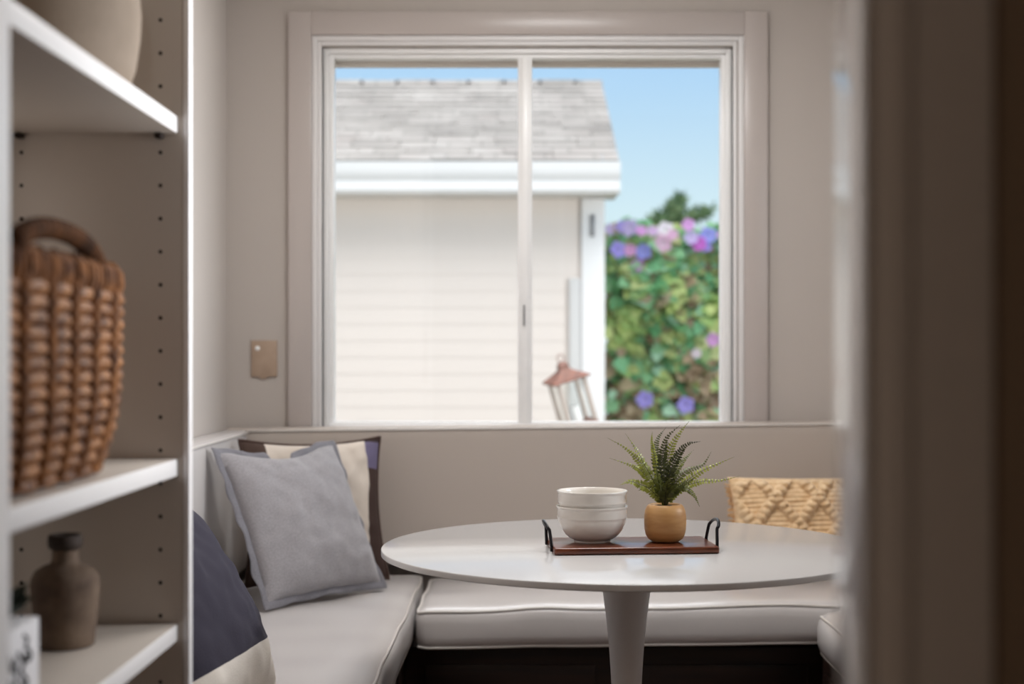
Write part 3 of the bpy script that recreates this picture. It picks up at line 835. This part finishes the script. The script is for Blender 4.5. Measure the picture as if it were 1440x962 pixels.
bm = B(); tube(bm, [(.020*math.cos(2*PI*k/20), 0, (.350)+.020*math.sin(2*PI*k/20)) for k in range(20)], .003, 6, closed=True); obj('ring', bm, M['copper'], ln)
obj('candle', lathe(B(), [(0, .022), (.03, .022), (.03, .10), (.027, .105), (0, .104)], 24), M['extwhite'], ln)
ln.rotation_euler = (math.radians(3), math.radians(-17), math.radians(16))
ln.location.z = .820; ln.scale = (.92, .92, 1.0)

# flowering hedge
def lumpy(x, z): return .22*noise.noise(Vector((x*1.6, z*1.6, 3)))+.10*noise.noise(Vector((x*4, z*4, 8)))
hd = empty('flowering_hedge', (1.7, 10.8, -.1)); tag(hd, 'leafy green vine hedge with purple and pink flowers right of the garage', 'hedge')
def hobj(name, bm, m, **k):
    o = obj(name, bm, m, hd, **k); o.matrix_parent_inverse = Matrix.Translation(-hd.location); return o
HX0, HX1 = .66, 3.0
def htop(x): return 2.06+.10*noise.noise(Vector((x*2.1, 0, 5)))+.05*noise.noise(Vector((x*7, 0, 2)))
bm = B(); nx, nz = 40, 30; g = {}
for i in range(nx+1):
    for j in range(nz+1):
        x = HX0+.02+(HX1-HX0)*i/nx; z = -.1+(htop(x)-.05+.1)*j/nz
        g[i, j] = bm.verts.new((x, 10.72-lumpy(x, z)*.9+.12*(j/nz)**6, z)); g[i, j, 1] = bm.verts.new((x, 11.2-.2*(j/nz)**6, z))
for i in range(nx):
    for j in range(nz):
        bm.faces.new((g[i, j], g[i+1, j], g[i+1, j+1], g[i, j+1])); bm.faces.new((g[i, j, 1], g[i, j+1, 1], g[i+1, j+1, 1], g[i+1, j, 1]))
    bm.faces.new((g[i, nz], g[i+1, nz], g[i+1, nz, 1], g[i, nz, 1]))
for j in range(nz):
    bm.faces.new((g[0, j], g[0, j+1], g[0, j+1, 1], g[0, j, 1])); bm.faces.new((g[nx, j], g[nx, j, 1], g[nx, j+1, 1], g[nx, j+1]))
hobj('branch_mass', bm, M['core'])
def add_leaf(bm, cl, p, d, up, L, W, c):
    q = d.cross(up).normalized(); nn = q.cross(d).normalized()
    vs = [bm.verts.new(p), bm.verts.new(p+d*L*.25+q*W), bm.verts.new(p+d*L*.6+q*W*.75-nn*L*.05), bm.verts.new(p+d*L-nn*L*.18), bm.verts.new(p+d*L*.6-q*W*.75-nn*L*.05), bm.verts.new(p+d*L*.25-q*W)]
    mid = bm.verts.new(p+d*L*.35-nn*L*.08)
    for i in range(6):
        f = bm.faces.new((vs[i], vs[(i+1) % 6], mid))
        for l in f.loops: l[cl] = c
rnd = random.Random(21)
GREENS = [(128, 194, 144), (150, 206, 156), (176, 208, 132), (204, 220, 144), (108, 174, 120), (180, 224, 194), (194, 206, 142), (146, 178, 116)]
BROWNS = [(176, 154, 126), (152, 130, 106), (192, 176, 146)]
bm = B(); cl = bm.loops.layers.float_color.new('tint')
for k in range(5200):
    x = rnd.uniform(HX0, HX1); tz = htop(x); z = tz*(rnd.random()**.8)+rnd.uniform(-.03, .06)
    if rnd.random() < .12: z = tz+rnd.uniform(-.05, .09)
    y = 10.66-lumpy(x, z)*.9-rnd.uniform(0, .10)
    if x < HX0+.1: y = rnd.uniform(10.5, 11.1)
    d = Vector((rnd.uniform(-.8, .8), rnd.uniform(-.7, .0), rnd.uniform(-1, .2))).normalized()
    up = Vector((rnd.uniform(-.4, .4), -1, rnd.uniform(.1, .8)))
    patch = noise.noise(Vector((x*2.6, z*2.6, 1.5)))
    if z < .95+.25*(x > 1.15) and rnd.random() < .55 or rnd.random() < .08+.25*max(0, -patch): c = rnd.choice(BROWNS)
    else: c = rnd.choice(GREENS[2:4] if patch > .22 else GREENS)
    L = rnd.uniform(.08, .15)
    add_leaf(bm, cl, Vector((x, y, z)), d, up, L, L*.42, (*lin(c), 1))
hobj('leaves', bm, M['leaf'], smooth=False)['kind'] = 'stuff'
def flower(x, y, z, r, c, seed):
    rn = random.Random(seed); bm = B(); cl = bm.loops.layers.float_color.new('tint')
    d = Vector((rn.uniform(-.35, .35), -1, rn.uniform(-.1, .4))).normalized()
    a = d.cross(Vector((0, 0, 1))).normalized(); b = a.cross(d); n = 30
    rings = [[Vector((0, 0, 0))]]
    cc = (*lin(c), 1); ctr = (*lin(tuple(min(255, v+50) for v in c)), 1)
    rr = []
    for q, dep in ((.10, -.55), (.22, -.2), (.6, .0), (1.0, -.04)):
        ring = []
        for k in range(n):
            t = 2*PI*k/n; lob = 1+.10*math.cos(5*t)*(q > .5)
            ring.append(bm.verts.new(Vector((x, y, z))+(a*math.cos(t)+b*math.sin(t))*r*q*lob+d*r*dep))
        rr.append(ring)
    for i in range(3):
        for k in range(n):
            f = bm.faces.new((rr[i][k], rr[i][(k+1) % n], rr[i+1][(k+1) % n], rr[i+1][k]))
            for l in f.loops: l[cl] = cc if i > 0 else ctr
    f = bm.faces.new(rr[0])
    for l in f.loops: l[cl] = ctr
    hobj('flower', bm, M['petal'])
VI, PK, BL, LI = (162, 150, 232), (224, 164, 228), (150, 154, 232), (200, 184, 232)
FL = [(870, 351, VI, 12), (905, 353, BL, 12), (902, 372, PK, 12), (886, 352, (216, 160, 206), 9), (885, 320, LI, 12), (876, 318, VI, 9), (902, 324, PK, 8), (932, 342, (232, 190, 220), 13),
      (936, 322, (236, 226, 238), 12), (968, 316, PK, 9), (983, 342, (206, 112, 206), 11), (997, 330, BL, 12), (972, 334, LI, 10), (907, 562, VI, 12), (965, 570, VI, 12), (1003, 478, PK, 10),
      (980, 497, (222, 206, 220), 7), (993, 345, VI, 9), (946, 330, (226, 180, 214), 8), (918, 324, (214, 180, 224), 8), (859, 322, LI, 8), (1020, 330, PK, 11), (1032, 348, VI, 11), (1056, 336, VI, 12), (1048, 470, PK, 10), (1075, 352, BL, 11)]
for i, (px, py, c, r) in enumerate(FL):
    y = 10.40; flower((px-732)*y/2000, y+.02*(i % 3), ZC-(py-503)*y/2000, r*.0052, c, i)

# cypress-like tree far behind
tr_ = empty('tree', (1.55, 15, .06)); tag(tr_, 'dark green tree rising behind the flowering hedge', 'tree')
bm = tube(B(), [(0, 0, 0), (.03, 0, 1.2), (-.02, 0, 2.4), (.08, 0, 2.62)], lambda t: .09*(1-t)+.010, 8); obj('trunk', bm, M['bark'], tr_)
bm = B(); cl = bm.loops.layers.float_color.new('tint'); rnd = random.Random(77)
BR = [(-.36, 2.40, .12), (-.24, 2.45, .13), (-.10, 2.50, .14), (.02, 2.56, .10), (.06, 2.66, .05), (.10, 2.73, .03), (.14, 2.52, .11), (.28, 2.56, .06), (.38, 2.61, .04), (.0, 2.25, .18), (0, 2.0, .25)]
for k in range(1100):
    bx, bz, br = rnd.choice(BR)
    p = Vector((bx+rnd.gauss(0, br*.55), rnd.gauss(0, .25), bz+rnd.gauss(0, br*.20)))
    d = Vector((rnd.uniform(-.5, .9), rnd.uniform(-.5, .5), rnd.uniform(-.1, .7))).normalized()
    c = rnd.choice([(84, 116, 76), (104, 136, 88), (70, 100, 66), (124, 148, 102)])
    add_leaf(bm, cl, p, d, Vector((rnd.uniform(-.5, .5), -1, .4)), rnd.uniform(.07, .13), .016, (*lin(c), 1))
o = obj('crown', bm, M['leaf'], tr_, smooth=False)

# ------------------------------------------------------------------ light
w = bpy.data.worlds.new('sky'); S.world = w; w.use_nodes = True
N = w.node_tree.nodes; L = w.node_tree.links
tc = N.new('ShaderNodeTexCoord'); sx = N.new('ShaderNodeSeparateXYZ'); L.new(tc.outputs['Generated'], sx.inputs[0])
cr = N.new('ShaderNodeValToRGB'); e = cr.color_ramp.elements
e[0].position = 0.0; e[0].color = (*lin((236, 250, 255)), 1)
e[1].position = .23; e[1].color = (*lin((166, 212, 255)), 1)
n_ = e.new(.10); n_.color = (*lin((220, 245, 255)), 1)
n_ = e.new(.42); n_.color = (*lin((206, 218, 234)), 1)
n_ = e.new(1.0); n_.color = (*lin((210, 216, 226)), 1)
L.new(sx.outputs['Z'], cr.inputs[0])
bg = N['Background']; L.new(cr.outputs['Color'], bg.inputs['Color']); bg.inputs['Strength'].default_value = 1.0

def lamp(name, kind, loc, target, energy, color=(1, 1, 1), **k):
    d = bpy.data.lights.new(name, kind); d.energy = energy; d.color = color
    for a, b in k.items(): setattr(d, a, b)
    o = bpy.data.objects.new(name, d); COL.objects.link(o); o.location = loc
    o.rotation_euler = (Vector(target)-Vector(loc)).to_track_quat('-Z', 'Y').to_euler(); return o
lamp('sun', 'SUN', (0, 0, 8), (1.4, 4.2, 0), 3.1, (1, .98, .96), angle=1.1)
lamp('added_side_light', 'AREA', (4.0, 3.0, 1.75), (-.9, 3.0, 1.4), 380, (.95, .97, 1), shape='RECTANGLE', size=1.2, size_y=1.2)  # added area lamp shining in through the unseen side window
lamp('nook_fill_light', 'AREA', (.2, 3.3, ZT-.02), (.2, 3.3, 0), 27, (1, .99, .98), shape='DISK', size=.8)  # unseen overhead area lamp, added to raise the nook's brightness
lamp('added_window_light', 'AREA', (.1, 6.6, 4.1), (.05, 3.8, .9), 105, (.97, .98, 1), shape='RECTANGLE', size=3.2, size_y=1.8)  # added area lamp, unseen outside above the window, brightening table and cushion tops

lamp('hall_fill_light', 'AREA', (-.9, -.9, ZT-.02), (-.9, -.9, 0), 8.5, (1, .80, .63), shape='DISK', size=.5)  # added warm fill that lifts the dark doorway casing
S.cycles.transparent_max_bounces = 32

# ------------------------------------------------------------------ camera
cd = bpy.data.cameras.new('camera'); cam = bpy.data.objects.new('camera', cd); COL.objects.link(cam)
cam.location = (0, 0, ZC); cam.rotation_euler = (PI/2, 0, 0)
cd.sensor_width = 36; cd.lens = 50
cd.shift_x = -12/1440; cd.shift_y = 22/1440
cd.clip_start = .05
cd.dof.use_dof = True; cd.dof.focus_distance = 3.1; cd.dof.aperture_fstop = 2.35
S.camera = cam
S.view_settings.view_transform = 'Standard'; S.view_settings.look = 'None'
S.view_settings.gamma = 1; S.view_settings.exposure = 0; S.view_settings.use_curve_mapping = False
